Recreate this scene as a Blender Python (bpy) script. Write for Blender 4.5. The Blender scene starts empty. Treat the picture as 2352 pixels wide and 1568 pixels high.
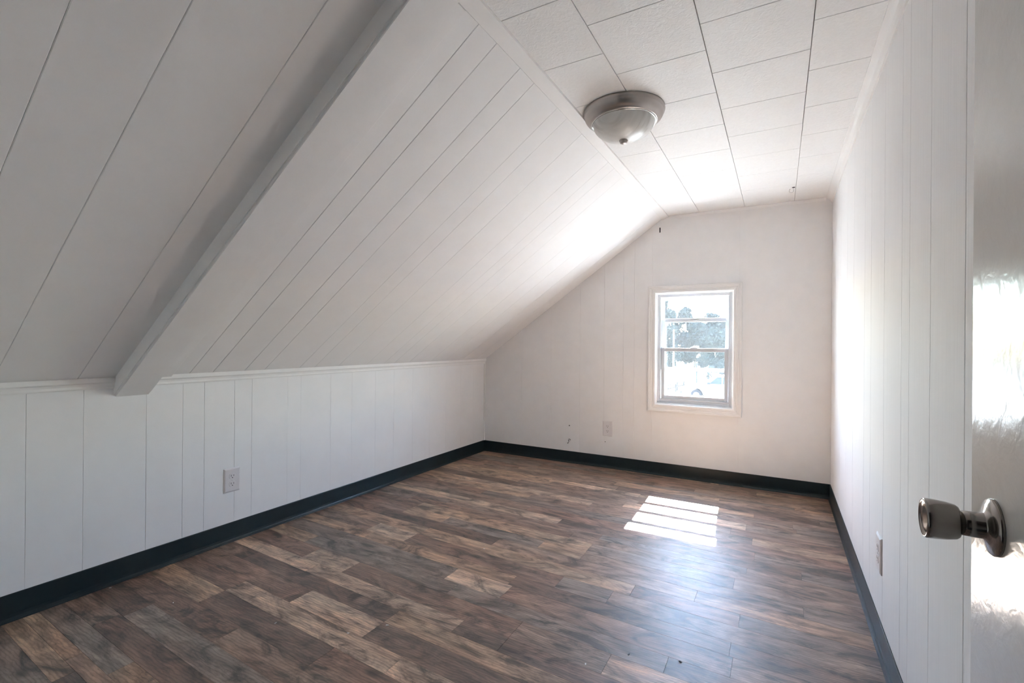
import bpy, bmesh, math, random
from mathutils import Vector, Matrix

random.seed(7)
scene = bpy.context.scene
COL = scene.collection

# ---------------------------------------------------------------- camera
CZ = 1.02
YAW, PITCH, ROLL, FPX = 0.5118, 0.001, 0.008, 1091.68
IW, IH = 2352.0, 1568.0
fw = Vector((-math.sin(YAW) * math.cos(PITCH), math.cos(YAW) * math.cos(PITCH), math.sin(PITCH)))
rt0 = Vector((math.cos(YAW), math.sin(YAW), 0))
up0 = rt0.cross(fw)
rt = rt0 * math.cos(ROLL) + up0 * math.sin(ROLL)
up = up0 * math.cos(ROLL) - rt0 * math.sin(ROLL)
CAM = Vector((0, 0, CZ))
cam_data = bpy.data.cameras.new('camera')
cam_data.sensor_width = 36.0
cam_data.sensor_fit = 'HORIZONTAL'
cam_data.lens = 36.0 * FPX / IW
cam_data.clip_start = 0.02
cam_data.clip_end = 1000
cam = bpy.data.objects.new('camera', cam_data)
COL.objects.link(cam)
m = Matrix.Identity(4)
for i in range(3):
    m[i][0], m[i][1], m[i][2], m[i][3] = rt[i], up[i], -fw[i], CAM[i]
cam.matrix_world = m
scene.camera = cam

def ray_plane(px, py, axis, value):
    """point where the sight line of a photo pixel meets an axis-aligned plane"""
    v = fw + rt * ((px - IW / 2) / FPX) - up * ((py - IH / 2) / FPX)
    t = (value - CAM[axis]) / v[axis]
    return CAM + v * t

# ---------------------------------------------------------------- light
SUN_EL = math.radians(46.7)
SUN_AZ = math.radians(2.5)            # sun stands beyond the window wall, a little to the left
world = bpy.data.worlds.new('sky')
scene.world = world
world.use_nodes = True
wn = world.node_tree.nodes
wl = world.node_tree.links
bg = wn['Background']
sky = wn.new('ShaderNodeTexSky')
sky.sky_type = 'NISHITA'
sky.sun_disc = False
sky.sun_elevation = SUN_EL
sky.sun_rotation = -SUN_AZ
sky.air_density = 1.0
sky.dust_density = 0.3
sky.ozone_density = 1.0
wl.new(sky.outputs['Color'], bg.inputs['Color'])
bg.inputs['Strength'].default_value = 0.37

sun_data = bpy.data.lights.new('sun', 'SUN')
sun_data.energy = 14.0
sun_data.angle = math.radians(0.53)
sun_data.color = (1.0, 0.985, 0.96)
sun = bpy.data.objects.new('sun', sun_data)
COL.objects.link(sun)
sun_dir = Vector((-math.sin(SUN_AZ) * math.cos(SUN_EL), math.cos(SUN_AZ) * math.cos(SUN_EL), math.sin(SUN_EL)))
sun.rotation_euler = sun_dir.to_track_quat('Z', 'Y').to_euler()
sun.location = sun_dir * 30

scene.cycles.max_bounces = 9
scene.cycles.diffuse_bounces = 7
scene.cycles.transparent_max_bounces = 16
scene.view_settings.view_transform = 'Standard'
scene.view_settings.look = 'None'
scene.view_settings.gamma = 1.0
scene.view_settings.use_curve_mapping = False
scene.view_settings.exposure = 4.35

# room dimensions (metres)
XL, XR, YF, YN = -2.41, 0.302, 3.767, -0.10
H, K, XRDG = 1.9945, 0.851, -0.7707
BB = 0.098
SLOPE_L = math.hypot(XRDG - XL, H - K)
SU = Vector(((XRDG - XL) / SLOPE_L, 0, (H - K) / SLOPE_L))     # up the slope
SN = Vector((SU.z, 0, -SU.x))                                 # into the room
S = 0.9533

# window opening
WX0, WX1, WZ0, WZ1 = -0.834, -0.288, 0.551, 1.404
HALL_Y = -1.75

def portal(name, x0, x1, z0, z1, y, facing):
    d = bpy.data.lights.new(name, 'AREA')
    d.shape = 'RECTANGLE'
    d.size = x1 - x0
    d.size_y = z1 - z0
    d.energy = 1.0
    d.cycles.is_portal = True
    o = bpy.data.objects.new(name, d)
    COL.objects.link(o)
    o.location = ((x0 + x1) / 2, y, (z0 + z1) / 2)
    o.rotation_euler = (math.radians(-90 if facing < 0 else 90), 0, 0)
    return o
portal('window_portal', WX0, WX1, WZ0, WZ1, YF + 0.11, -1)

# ---------------------------------------------------------------- materials
def mat(name):
    ma = bpy.data.materials.new(name)
    ma.use_nodes = True
    nt = ma.node_tree
    return ma, nt, nt.nodes['Principled BSDF']

def noise(nt, scale, detail=4, rough=0.5, vec=None, dist=0.0):
    n = nt.nodes.new('ShaderNodeTexNoise')
    n.inputs['Scale'].default_value = scale
    n.inputs['Detail'].default_value = detail
    n.inputs['Roughness'].default_value = rough
    n.inputs['Distortion'].default_value = dist
    if vec is not None:
        nt.links.new(vec, n.inputs['Vector'])
    return n

def position(nt, scale=(1, 1, 1)):
    g = nt.nodes.new('ShaderNodeNewGeometry')
    mp = nt.nodes.new('ShaderNodeMapping')
    mp.inputs['Scale'].default_value = scale
    nt.links.new(g.outputs['Position'], mp.inputs['Vector'])
    return mp.outputs['Vector']

def ramp(nt, src, stops):
    r = nt.nodes.new('ShaderNodeValToRGB')
    e = r.color_ramp.elements
    while len(e) < len(stops):
        e.new(0.5)
    for el, (p, c) in zip(e, stops):
        el.position = p
        el.color = c if len(c) == 4 else (*c, 1)
    nt.links.new(src, r.inputs['Fac'])
    return r

def mixc(nt, fac, a, b, mode='MIX'):
    n = nt.nodes.new('ShaderNodeMix')
    n.data_type = 'RGBA'
    n.blend_type = mode
    for s, v in ((n.inputs[0], fac), (n.inputs[6], a), (n.inputs[7], b)):
        if hasattr(v, 'is_linked'):
            nt.links.new(v, s)
        elif isinstance(v, (int, float)):
            s.default_value = v
        else:
            s.default_value = (*v, 1)
    return n.outputs[2]

def bump(nt, bsdf, src, strength, dist):
    b = nt.nodes.new('ShaderNodeBump')
    b.inputs['Strength'].default_value = strength
    b.inputs['Distance'].default_value = dist
    nt.links.new(src, b.inputs['Height'])
    nt.links.new(b.outputs['Normal'], bsdf.inputs['Normal'])
    return b

def plain(name, col, rough=0.5, metal=0.0, spec=0.5, bump_scale=0, bump_s=0.2, bump_d=0.0005, vary=0.04, vec_scale=(1, 1, 1)):
    ma, nt, b = mat(name)
    vec = position(nt, vec_scale)
    n = noise(nt, 9, 5, 0.6, vec)
    lo = tuple(c * (1 - vary) for c in col)
    hi = tuple(min(1, c * (1 + vary)) for c in col)
    r = ramp(nt, n.outputs['Fac'], [(0.3, lo), (0.7, hi)])
    nt.links.new(r.outputs['Color'], b.inputs['Base Color'])
    b.inputs['Roughness'].default_value = rough
    b.inputs['Metallic'].default_value = metal
    b.inputs['Specular IOR Level'].default_value = spec
    if bump_scale:
        bump(nt, b, noise(nt, bump_scale, 3, 0.6, vec).outputs['Fac'], bump_s, bump_d)
    return ma

M_WALL = plain('wall_paint', (0.838, 0.834, 0.836), 0.7, spec=0.35, bump_scale=260, bump_s=0.25, bump_d=0.0006, vary=0.015)
M_FAR = plain('far_wall_paint', (0.838, 0.832, 0.834), 0.7, spec=0.35, bump_scale=220, bump_s=0.2, bump_d=0.0006, vary=0.02)
M_SLOPE = plain('slope_paint', (0.838, 0.834, 0.836), 0.7, spec=0.35, bump_scale=240, bump_s=0.22, bump_d=0.0006, vary=0.015)
M_BEAM = plain('beam_paint', (0.83, 0.825, 0.825), 0.65, spec=0.35, bump_scale=200, bump_s=0.2, bump_d=0.0006, vary=0.02)
M_TRIM = plain('trim_paint', (0.83, 0.82, 0.81), 0.6, spec=0.35, vary=0.015)
M_VINYL = plain('white_vinyl', (0.60, 0.62, 0.65), 0.4, vary=0.01)
M_BACK = plain('joint_backing_board', (0.30, 0.26, 0.24), 0.9, vary=0.1)  # brown backing that shows in the open joints
M_PLATE = plain('outlet_plastic', (0.72, 0.695, 0.705), 0.3, vary=0.005)
M_BACKL = plain('groove_board', (0.60, 0.58, 0.56), 0.8, vary=0.03)
M_DARK = plain('dark_slot', (0.012, 0.012, 0.012), 0.6, vary=0.1)
M_RUST = plain('rusty_steel', (0.07, 0.045, 0.035), 0.6, metal=0.6, vary=0.3)
M_BASE = plain('black_vinyl_base', (0.011, 0.021, 0.026), 0.33, spec=0.35, bump_scale=35, bump_s=0.15, bump_d=0.002, vary=0.15)
M_NICKEL = plain('brushed_nickel', (0.42, 0.39, 0.37), 0.36, metal=0.85, vary=0.06)
M_BRIGHT = plain('bright_ring', (0.75, 0.74, 0.72), 0.18, metal=0.9, vary=0.02)
M_STEEL = plain('satin_steel', (0.32, 0.30, 0.285), 0.16, metal=1.0, bump_scale=30, bump_s=0.05, bump_d=0.001, vary=0.25, vec_scale=(1, 3, 1))
M_HALL = plain('landing_paint', (0.30, 0.27, 0.25), 0.6, vary=0.03)
M_SUB = plain('subfloor', (0.05, 0.04, 0.035), 0.8, vary=0.1)

# right wall: painted boards with vertical brush drags
def right_wall_material():
    ma, nt, b = mat('right_wall_paint')
    v = position(nt, (1, 60, 1.2))
    n = noise(nt, 3, 5, 0.6, v)
    r = ramp(nt, n.outputs['Fac'], [(0.25, (0.80, 0.795, 0.795)), (0.6, (0.84, 0.835, 0.835))])
    nt.links.new(r.outputs['Color'], b.inputs['Base Color'])
    b.inputs['Roughness'].default_value = 0.75
    b.inputs['Specular IOR Level'].default_value = 0.2
    bump(nt, b, n.outputs['Fac'], 0.25, 0.0015)
    return ma
M_RIGHT = right_wall_material()

def tile_material():
    ma, nt, b = mat('ceiling_tile')
    v = position(nt)
    n1 = noise(nt, 55, 4, 0.6, v, 1.2)
    r = ramp(nt, n1.outputs['Fac'], [(0.35, (0.82, 0.815, 0.81)), (0.65, (0.85, 0.845, 0.84))])
    nt.links.new(r.outputs['Color'], b.inputs['Base Color'])
    b.inputs['Roughness'].default_value = 0.6
    b.inputs['Specular IOR Level'].default_value = 0.35
    bump(nt, b, n1.outputs['Fac'], 0.38, 0.006)
    return ma
M_TILE = tile_material()

def door_material():
    ma, nt, b = mat('door_gloss_paint')
    v = position(nt)
    n = noise(nt, 6, 4, 0.6, v)
    r = ramp(nt, n.outputs['Fac'], [(0.3, (0.60, 0.585, 0.555)), (0.7, (0.66, 0.645, 0.615))])
    nt.links.new(r.outputs['Color'], b.inputs['Base Color'])
    b.inputs['Roughness'].default_value = 0.2
    b.inputs['Specular IOR Level'].default_value = 0.2
    n2 = noise(nt, 45, 3, 0.55, v, 0.4)
    bump(nt, b, n2.outputs['Fac'], 0.2, 0.003)
    return ma
M_DOOR = door_material()

def floor_material():
    ma, nt, b = mat('wood_look_vinyl')
    oi = nt.nodes.new('ShaderNodeObjectInfo')
    g = nt.nodes.new('ShaderNodeNewGeometry')
    off = nt.nodes.new('ShaderNodeVectorMath'); off.operation = 'SCALE'
    comb = nt.nodes.new('ShaderNodeCombineXYZ')
    nt.links.new(oi.outputs['Random'], comb.inputs['X'])
    nt.links.new(oi.outputs['Random'], comb.inputs['Y'])
    nt.links.new(oi.outputs['Random'], comb.inputs['Z'])
    nt.links.new(comb.outputs[0], off.inputs[0])
    off.inputs['Scale'].default_value = 37.0
    add = nt.nodes.new('ShaderNodeVectorMath'); add.operation = 'ADD'
    nt.links.new(g.outputs['Position'], add.inputs[0])
    nt.links.new(off.outputs[0], add.inputs[1])
    def mapped(s):
        mp = nt.nodes.new('ShaderNodeMapping')
        mp.inputs['Scale'].default_value = s
        nt.links.new(add.outputs[0], mp.inputs['Vector'])
        return mp.outputs['Vector']
    tone = oi.outputs['Color']
    # soft streaks along the plank
    streak = noise(nt, 3.0, 6, 0.65, mapped((1.6, 13, 1)), 0.5)
    c = mixc(nt, ramp(nt, streak.outputs['Fac'], [(0.28, (0, 0, 0)), (0.72, (1, 1, 1))]).outputs['Color'],
             mixc(nt, 1.0, tone, (0.50, 0.47, 0.46), 'MULTIPLY'), mixc(nt, 1.0, tone, (1.55, 1.48, 1.40), 'MULTIPLY'))
    # fine grain rings
    wv = nt.nodes.new('ShaderNodeTexWave')
    wv.bands_direction = 'Y'
    wv.inputs['Scale'].default_value = 30
    wv.inputs['Distortion'].default_value = 6
    wv.inputs['Detail'].default_value = 3
    wv.inputs['Detail Scale'].default_value = 1.2
    nt.links.new(mapped((0.5, 1, 1)), wv.inputs['Vector'])
    gr = ramp(nt, wv.outputs['Fac'], [(0.0, (0.66, 0.65, 0.64)), (0.5, (1.06, 1.06, 1.06))])
    c = mixc(nt, 0.75, c, gr.outputs['Color'], 'MULTIPLY')
    # smoky dark patches
    blot = noise(nt, 3.0, 6, 0.66, mapped((1.5, 3.8, 1)), 1.4)
    bl = ramp(nt, blot.outputs['Fac'], [(0.36, (0.15, 0.15, 0.16)), (0.48, (0.70, 0.69, 0.69)), (0.62, (1.12, 1.10, 1.07))])
    c = mixc(nt, 0.92, c, bl.outputs['Color'], 'MULTIPLY')
    # reddish brown and grey drifts
    drift = noise(nt, 2.3, 3, 0.5, mapped((1.0, 3.0, 1)))
    c = mixc(nt, 0.55, c, ramp(nt, drift.outputs['Fac'], [(0.35, (1.14, 0.96, 0.92)), (0.65, (0.90, 0.98, 1.05))]).outputs['Color'], 'MULTIPLY')
    # knots and thin cracks
    kn = nt.nodes.new('ShaderNodeTexVoronoi')
    kn.inputs['Scale'].default_value = 3.2
    nt.links.new(mapped((1.0, 2.2, 1)), kn.inputs['Vector'])
    c = mixc(nt, 0.8, c, ramp(nt, kn.outputs['Distance'], [(0.04, (0.14, 0.13, 0.13)), (0.15, (1, 1, 1))]).outputs['Color'], 'MULTIPLY')
    cr = noise(nt, 5, 6, 0.7, mapped((2.0, 16, 1)), 2.0)
    c = mixc(nt, 0.7, c, ramp(nt, cr.outputs['Fac'], [(0.32, (0.25, 0.23, 0.23)), (0.40, (1, 1, 1))]).outputs['Color'], 'MULTIPLY')
    nt.links.new(c, b.inputs['Base Color'])
    fine = noise(nt, 40, 4, 0.6, mapped((1.5, 14, 1)))
    rr = ramp(nt, fine.outputs['Fac'], [(0.3, (0.42, 0.42, 0.42)), (0.7, (0.53, 0.53, 0.53))])
    nt.links.new(rr.outputs['Color'], b.inputs['Roughness'])
    b.inputs['Specular IOR Level'].default_value = 1.0
    bump(nt, b, fine.outputs['Fac'], 0.16, 0.0012)
    return ma
M_FLOOR = floor_material()

def glass_material(name, veil):
    ma = bpy.data.materials.new(name)
    ma.use_nodes = True
    nt = ma.node_tree
    nt.nodes.clear()
    out = nt.nodes.new('ShaderNodeOutputMaterial')
    tr = nt.nodes.new('ShaderNodeBsdfTransparent')
    tr.inputs['Color'].default_value = (0.97, 0.985, 0.985, 1)
    tl = nt.nodes.new('ShaderNodeBsdfTranslucent')  # translucent white mixed in as haze over the bright view
    tl.inputs['Color'].default_value = (0.93, 0.95, 1.0, 1)
    m1 = nt.nodes.new('ShaderNodeMixShader')
    v = position(nt, (6, 6, 6))
    n = noise(nt, 1.5, 5, 0.6, v)
    r = ramp(nt, n.outputs['Fac'], [(0.25, (veil * 0.75,) * 3), (0.75, (veil * 1.25,) * 3)])
    nt.links.new(r.outputs['Color'], m1.inputs[0])
    nt.links.new(tr.outputs[0], m1.inputs[1])
    nt.links.new(tl.outputs[0], m1.inputs[2])
    gl = nt.nodes.new('ShaderNodeBsdfGlossy')
    gl.inputs['Roughness'].default_value = 0.02
    lw = nt.nodes.new('ShaderNodeLayerWeight')
    pw = nt.nodes.new('ShaderNodeMath'); pw.operation = 'POWER'
    nt.links.new(lw.outputs['Facing'], pw.inputs[0])
    pw.inputs[1].default_value = 5.0
    fr = nt.nodes.new('ShaderNodeMath'); fr.operation = 'MULTIPLY_ADD'
    nt.links.new(pw.outputs[0], fr.inputs[0])
    fr.inputs[1].default_value = 0.96
    fr.inputs[2].default_value = 0.04
    m2 = nt.nodes.new('ShaderNodeMixShader')
    nt.links.new(fr.outputs[0], m2.inputs[0])
    nt.links.new(m1.outputs[0], m2.inputs[1])
    nt.links.new(gl.outputs[0], m2.inputs[2])
    nt.links.new(m2.outputs[0], out.inputs['Surface'])
    return ma
M_GLASS = glass_material('clear_pane', 0.0003)
M_STORM = glass_material('hazed_storm_pane', 0.0025)  # outer pane added to lay an even washed-out haze over the view

def alabaster_material():
    ma, nt, b = mat('alabaster_glass')
    v = position(nt)
    n = noise(nt, 5.5, 3, 0.5, v, 2.6)
    r = ramp(nt, n.outputs['Fac'], [(0.32, (0.52, 0.51, 0.49)), (0.48, (0.64, 0.64, 0.62)), (0.62, (0.72, 0.715, 0.70))])
    nt.links.new(r.outputs['Color'], b.inputs['Base Color'])
    b.inputs['Roughness'].default_value = 0.38
    return ma
M_ALAB = alabaster_material()

def ground_material():
    ma, nt, b = mat('pale_gravel')
    n = noise(nt, 0.16, 6, 0.6, position(nt))
    r = ramp(nt, n.outputs['Fac'], [(0.3, (0.24, 0.235, 0.22)), (0.55, (0.34, 0.332, 0.318)), (0.75, (0.42, 0.41, 0.40))])
    nt.links.new(r.outputs['Color'], b.inputs['Base Color'])
    b.inputs['Roughness'].default_value = 0.95
    return ma
M_GROUND = ground_material()
M_LEAF = plain('tree_leaves', (0.020, 0.026, 0.024), 0.9, spec=0.0, vary=0.4)
M_LEAF2 = plain('shrub_leaves', (0.02, 0.026, 0.025), 0.9, spec=0.0, vary=0.4)
M_BARK = plain('bark', (0.09, 0.07, 0.055), 0.9, vary=0.3)
M_POST = plain('weathered_wood', (0.030, 0.027, 0.024), 0.9, spec=0.0, vary=0.2)
M_POLE = plain('dark_pole', (0.022, 0.026, 0.028), 0.9, spec=0.0, vary=0.1)
M_WPOLE = plain('white_pole', (0.8, 0.8, 0.8), 0.5, vary=0.05)
M_CAR = plain('white_car_paint', (0.78, 0.79, 0.8), 0.2, vary=0.01)
M_CARGLASS = plain('car_glass', (0.012, 0.018, 0.026), 0.35, spec=0.1, vary=0.05)
M_TYRE = plain('tyre_rubber', (0.015, 0.015, 0.017), 0.9, spec=0.0, vary=0.1)
M_RIM = plain('wheel_rim', (0.45, 0.46, 0.48), 0.3, metal=0.8, vary=0.05)
M_LAMP = plain('car_lamp', (0.6, 0.6, 0.62), 0.15, vary=0.05)

# ---------------------------------------------------------------- mesh helpers
def finish(name, bm, material, parent=None, smooth=False):
    me = bpy.data.meshes.new(name)
    bmesh.ops.recalc_face_normals(bm, faces=bm.faces)
    bm.to_mesh(me)
    bm.free()
    me.materials.append(material)
    if smooth:
        for p in me.polygons:
            p.use_smooth = True
    o = bpy.data.objects.new(name, me)
    COL.objects.link(o)
    if parent is not None:
        o.parent = parent
    return o

def add_box(bm, x0, x1, y0, y1, z0, z1, bevel=0.0, seg=1):
    vs = [bm.verts.new((x, y, z)) for x in (x0, x1) for y in (y0, y1) for z in (z0, z1)]
    fs = [(0, 1, 3, 2), (4, 6, 7, 5), (0, 4, 5, 1), (2, 3, 7, 6), (0, 2, 6, 4), (1, 5, 7, 3)]
    faces = [bm.faces.new([vs[i] for i in f]) for f in fs]
    if bevel:
        es = list({e for f in faces for e in f.edges})
        bmesh.ops.bevel(bm, geom=es, offset=bevel, segments=seg, profile=0.5, affect='EDGES')

def box(name, x0, x1, y0, y1, z0, z1, material, parent=None, bevel=0.0, seg=1, smooth=False):
    bm = bmesh.new()
    add_box(bm, x0, x1, y0, y1, z0, z1, bevel, seg)
    return finish(name, bm, material, parent, smooth)

def add_prism(bm, poly, origin, U, V, N, t, bevel=0.0):
    """polygon (u, v) in the plane origin+uU+vV, thickness t behind the face (N points to the viewer)"""
    origin, U, V, N = Vector(origin), Vector(U), Vector(V), Vector(N)
    a = [bm.verts.new(origin + U * u + V * v) for u, v in poly]
    c = [bm.verts.new(origin + U * u + V * v - N * t) for u, v in poly]
    n = len(poly)
    front = bm.faces.new(a)
    bm.faces.new(c[::-1])
    for i in range(n):
        bm.faces.new((a[i], c[i], c[(i + 1) % n], a[(i + 1) % n]))
    if bevel:
        bmesh.ops.bevel(bm, geom=list(front.edges), offset=bevel, segments=1, affect='EDGES')

def prism(name, poly, origin, U, V, N, t, material, parent=None, bevel=0.0):
    bm = bmesh.new()
    add_prism(bm, poly, origin, U, V, N, t, bevel)
    return finish(name, bm, material, parent)

def add_tube(bm, pts, radii, seg=12, caps=True):
    pts = [Vector(p) for p in pts]
    if isinstance(radii, (int, float)):
        radii = [radii] * len(pts)
    rings = []
    for i, p in enumerate(pts):
        d = (pts[min(i + 1, len(pts) - 1)] - pts[max(i - 1, 0)]).normalized()
        ref = Vector((0, 0, 1)) if abs(d.z) < 0.9 else Vector((1, 0, 0))
        s = d.cross(ref).normalized()
        q = d.cross(s)
        rings.append([bm.verts.new(p + (s * math.cos(2 * math.pi * k / seg) + q * math.sin(2 * math.pi * k / seg)) * radii[i]) for k in range(seg)])
    for r0, r1 in zip(rings, rings[1:]):
        for k in range(seg):
            bm.faces.new((r0[k], r0[(k + 1) % seg], r1[(k + 1) % seg], r1[k]))
    if caps:
        bm.faces.new(rings[0])
        bm.faces.new(rings[-1][::-1])

def tube(name, pts, radii, material, parent=None, seg=12):
    bm = bmesh.new()
    add_tube(bm, pts, radii, seg)
    return finish(name, bm, material, parent, True)

def lathe(name, prof, origin, axis, material, parent=None, seg=64, caps=False, smooth=True):
    """prof: list of (radius, distance along axis)"""
    bm = bmesh.new()
    origin, axis = Vector(origin), Vector(axis).normalized()
    ref = Vector((0, 0, 1)) if abs(axis.z) < 0.9 else Vector((1, 0, 0))
    s = axis.cross(ref).normalized()
    q = axis.cross(s)
    rings = []
    for r, d in prof:
        if r < 1e-5:
            rings.append([bm.verts.new(origin + axis * d)])
        else:
            rings.append([bm.verts.new(origin + axis * d + (s * math.cos(2 * math.pi * k / seg) + q * math.sin(2 * math.pi * k / seg)) * r) for k in range(seg)])
    for r0, r1 in zip(rings, rings[1:]):
        for k in range(seg):
            k2 = (k + 1) % seg
            if len(r0) == 1 and len(r1) == 1:
                continue
            if len(r0) == 1:
                bm.faces.new((r0[0], r1[k2], r1[k]))
            elif len(r1) == 1:
                bm.faces.new((r0[k], r0[k2], r1[0]))
            else:
                bm.faces.new((r0[k], r0[k2], r1[k2], r1[k]))
    o = finish(name, bm, material, parent, smooth)
    return o

def sweep(name, profile, p0, p1, A, Bv, material, parent=None):
    """extrude a closed 2D profile (a, b) along p0->p1 with axes A and Bv"""
    bm = bmesh.new()
    p0, p1, A, Bv = Vector(p0), Vector(p1), Vector(A), Vector(Bv)
    r0 = [bm.verts.new(p0 + A * a + Bv * b) for a, b in profile]
    r1 = [bm.verts.new(p1 + A * a + Bv * b) for a, b in profile]
    n = len(profile)
    for i in range(n):
        bm.faces.new((r0[i], r0[(i + 1) % n], r1[(i + 1) % n], r1[i]))
    bm.faces.new(r0[::-1])
    bm.faces.new(r1)
    return finish(name, bm, material, parent)

def empty(name, loc=(0, 0, 0)):
    o = bpy.data.objects.new(name, None)
    o.location = loc
    o.empty_display_size = 0.05
    COL.objects.link(o)
    return o

def adopt(parent, *objs):
    """parent world-space built parts to a thing that stands at its own place"""
    for o in objs:
        o.parent = parent
        o.matrix_parent_inverse = Matrix.Translation(parent.location).inverted()

def tag(o, label, cat=None, group=None):
    o['label'] = label
    if cat:
        o['category'] = cat
    if group:
        o['group'] = group
    return o

def struct(o, label=None):
    o['kind'] = 'structure'
    if label:
        o['label'] = label
    return o

def clip_poly(poly, x0, x1, y0, y1):
    def cut(ps, inside, inter):
        res = []
        for i, p in enumerate(ps):
            q = ps[i - 1]
            if inside(p):
                if not inside(q):
                    res.append(inter(q, p))
                res.append(p)
            elif inside(q):
                res.append(inter(q, p))
        return res
    def ix(x):
        return lambda a, b: (x, a[1] + (b[1] - a[1]) * (x - a[0]) / (b[0] - a[0]))
    def iy(y):
        return lambda a, b: (a[0] + (b[0] - a[0]) * (y - a[1]) / (b[1] - a[1]), y)
    for ins, it in ((lambda p: p[0] >= x0, ix(x0)), (lambda p: p[0] <= x1, ix(x1)), (lambda p: p[1] >= y0, iy(y0)), (lambda p: p[1] <= y1, iy(y1))):
        poly = cut(poly, ins, it)
        if not poly:
            return []
    return poly

# ---------------------------------------------------------------- floor
floor = struct(box('floor', XL - 0.1, XR + 0.1, YN - 0.12, YF + 0.15, -0.12, -0.004, M_SUB),
               'wood-look plank floor in mixed browns and greys')
ROWS = [-0.2, -0.1, 0.0, 0.1, 0.2, 0.3, 0.4, 0.49, 0.545, 0.59, 0.66, 0.745, 0.84, 0.939, 1.042, 1.128, 1.234, 1.316, 1.396,
        1.504, 1.592, 1.70, 1.782, 1.89, 1.985, 2.08, 2.172, 2.276, 2.345, 2.41, 2.505, 2.607, 2.70, 2.795, 2.89, 2.99,
        3.05, 3.125, 3.195, 3.30, 3.40, 3.45, 3.54, 3.61, 3.70, 3.80]
JOINTS = {0.49: [-1.875], 0.545: [-1.963], 0.745: [-2.097], 0.939: [-1.958, -1.281], 1.042: [-1.96, -1.051],
          1.128: [-1.655, -1.245], 1.234: [-2.176, -1.245], 1.316: [-0.998, -0.806], 1.396: [-1.953, -1.675, -0.808, -0.472],
          1.504: [-2.09, -0.306], 1.592: [-1.25, -0.965, -0.124], 1.70: [-0.99], 1.782: [-1.939, -1.664, -0.81, -0.586],
          1.89: [-0.52, -0.121], 1.985: [-2.143, -1.253], 2.08: [-1.956, -1.656, -1.041, -0.812, 0.088], 2.172: [-1.954, -0.816],
          2.276: [-2.087], 2.41: [0.093], 2.505: [-0.096], 2.607: [-1.744], 2.70: [-0.114], 2.795: [-2.065, -1.028],
          2.89: [-1.674, -0.153], 3.05: [0.074], 3.125: [-1.469, -0.123], 3.195: [-2.14, -0.984, 0.21], 3.30: [-1.029],
          3.45: [-1.718, -0.504], 3.61: [-0.127], 3.70: [-0.375]}
TONE = {'L': (0.573, 0.433, 0.326), 'T': (0.458, 0.323, 0.224), 'M': (0.317, 0.229, 0.176), 'B': (0.283, 0.186, 0.14), 'G': (0.258, 0.212, 0.18), 'D': (0.191, 0.133, 0.104)}
FIXED = {(0.745, 0): 'D', (0.939, 0): 'T', (0.939, 1): 'D', (0.939, 2): 'B', (1.042, 0): 'B', (1.042, 1): 'L', (1.042, 2): 'L',
         (1.128, 0): 'B', (1.128, 1): 'L', (1.128, 2): 'D', (1.234, 1): 'D', (1.234, 2): 'T', (1.316, 0): 'L', (1.316, 1): 'D', (1.316, 2): 'D',
         (1.396, 0): 'B', (1.396, 1): 'L', (1.396, 2): 'B', (1.396, 3): 'M', (1.504, 0): 'T', (1.504, 1): 'G', (1.592, 0): 'G', (1.592, 1): 'L', (1.592, 2): 'B',
         (1.70, 0): 'T', (1.70, 1): 'D', (1.782, 0): 'M', (1.782, 1): 'L', (1.782, 2): 'B', (1.89, 0): 'T', (0.545, 0): 'T', (0.49, 0): 'T', (0.49, 1): 'D'}
TILT = 0.04
for r0, r1 in zip(ROWS, ROWS[1:]):
    js = list(JOINTS.get(r0, []))
    if not js:
        js = [random.choice([-2.12, -1.95, -1.66, -1.25, -1.03, -0.81, -0.5]), random.choice([-0.3, -0.12, 0.09])]
    xs = [XL - 0.2] + sorted(js) + [XR + 0.2]
    full = [xs[0]]
    keys = []
    for i, (a, b) in enumerate(zip(xs, xs[1:])):
        if b - a > 1.25:
            full.append(a + (b - a) * random.uniform(0.42, 0.58))
            keys.append(i)
        full.append(b)
        keys.append(i)
    g = 0.0004
    prev = None
    for (a, b), key in zip(zip(full, full[1:]), keys):
        quad = [(a + g - TILT * r0 * 0, r0 + g - TILT * a), (b - g, r0 + g - TILT * b), (b - g, r1 - g - TILT * b), (a + g, r1 - g - TILT * a)]
        poly = clip_poly(quad, XL, XR, YN - 0.12, YF)
        if len(poly) < 3:
            continue
        o = prism('plank', poly, (0, 0, 0), (1, 0, 0), (0, 1, 0), (0, 0, 1), 0.004, M_FLOOR, floor)
        k = FIXED.get((r0, key))
        if k is None:
            k = random.choice([t for t in 'MMMBBGGTTDL' if t != prev])
        prev = k
        f = random.uniform(0.88, 1.12)
        o.color = (*[c * f for c in TONE[k]], 1)

# ---------------------------------------------------------------- left knee wall
wall_left = struct(box('wall_left', XL - 0.14, XL - 0.008, YN - 0.12, YF + 0.15, -0.12, K + 0.02, M_BACKL), 'white vertical boards of the low knee wall')
LSEAMS = [YN - 0.12] + [s * S for s in (0.30, 0.52, 0.681, 0.855, 1.081, 1.234, 1.334, 1.487, 1.583, 1.80, 1.89, 2.11, 2.285, 2.50, 2.69, 2.90, 3.11, 3.33, 3.55, 3.76)] + [YF]
for a, b in zip(LSEAMS, LSEAMS[1:]):
    g = 0.00022 if a < 1.45 else 0.00015
    prism('board', [(a + g, 0), (b - g, 0), (b - g, K - 0.002), (a + g, K - 0.002)], (XL, 0, 0), (0, 1, 0), (0, 0, 1), (1, 0, 0), 0.0078, M_WALL, wall_left, 0.0013 if a < 1.45 else 0.0004)

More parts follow.
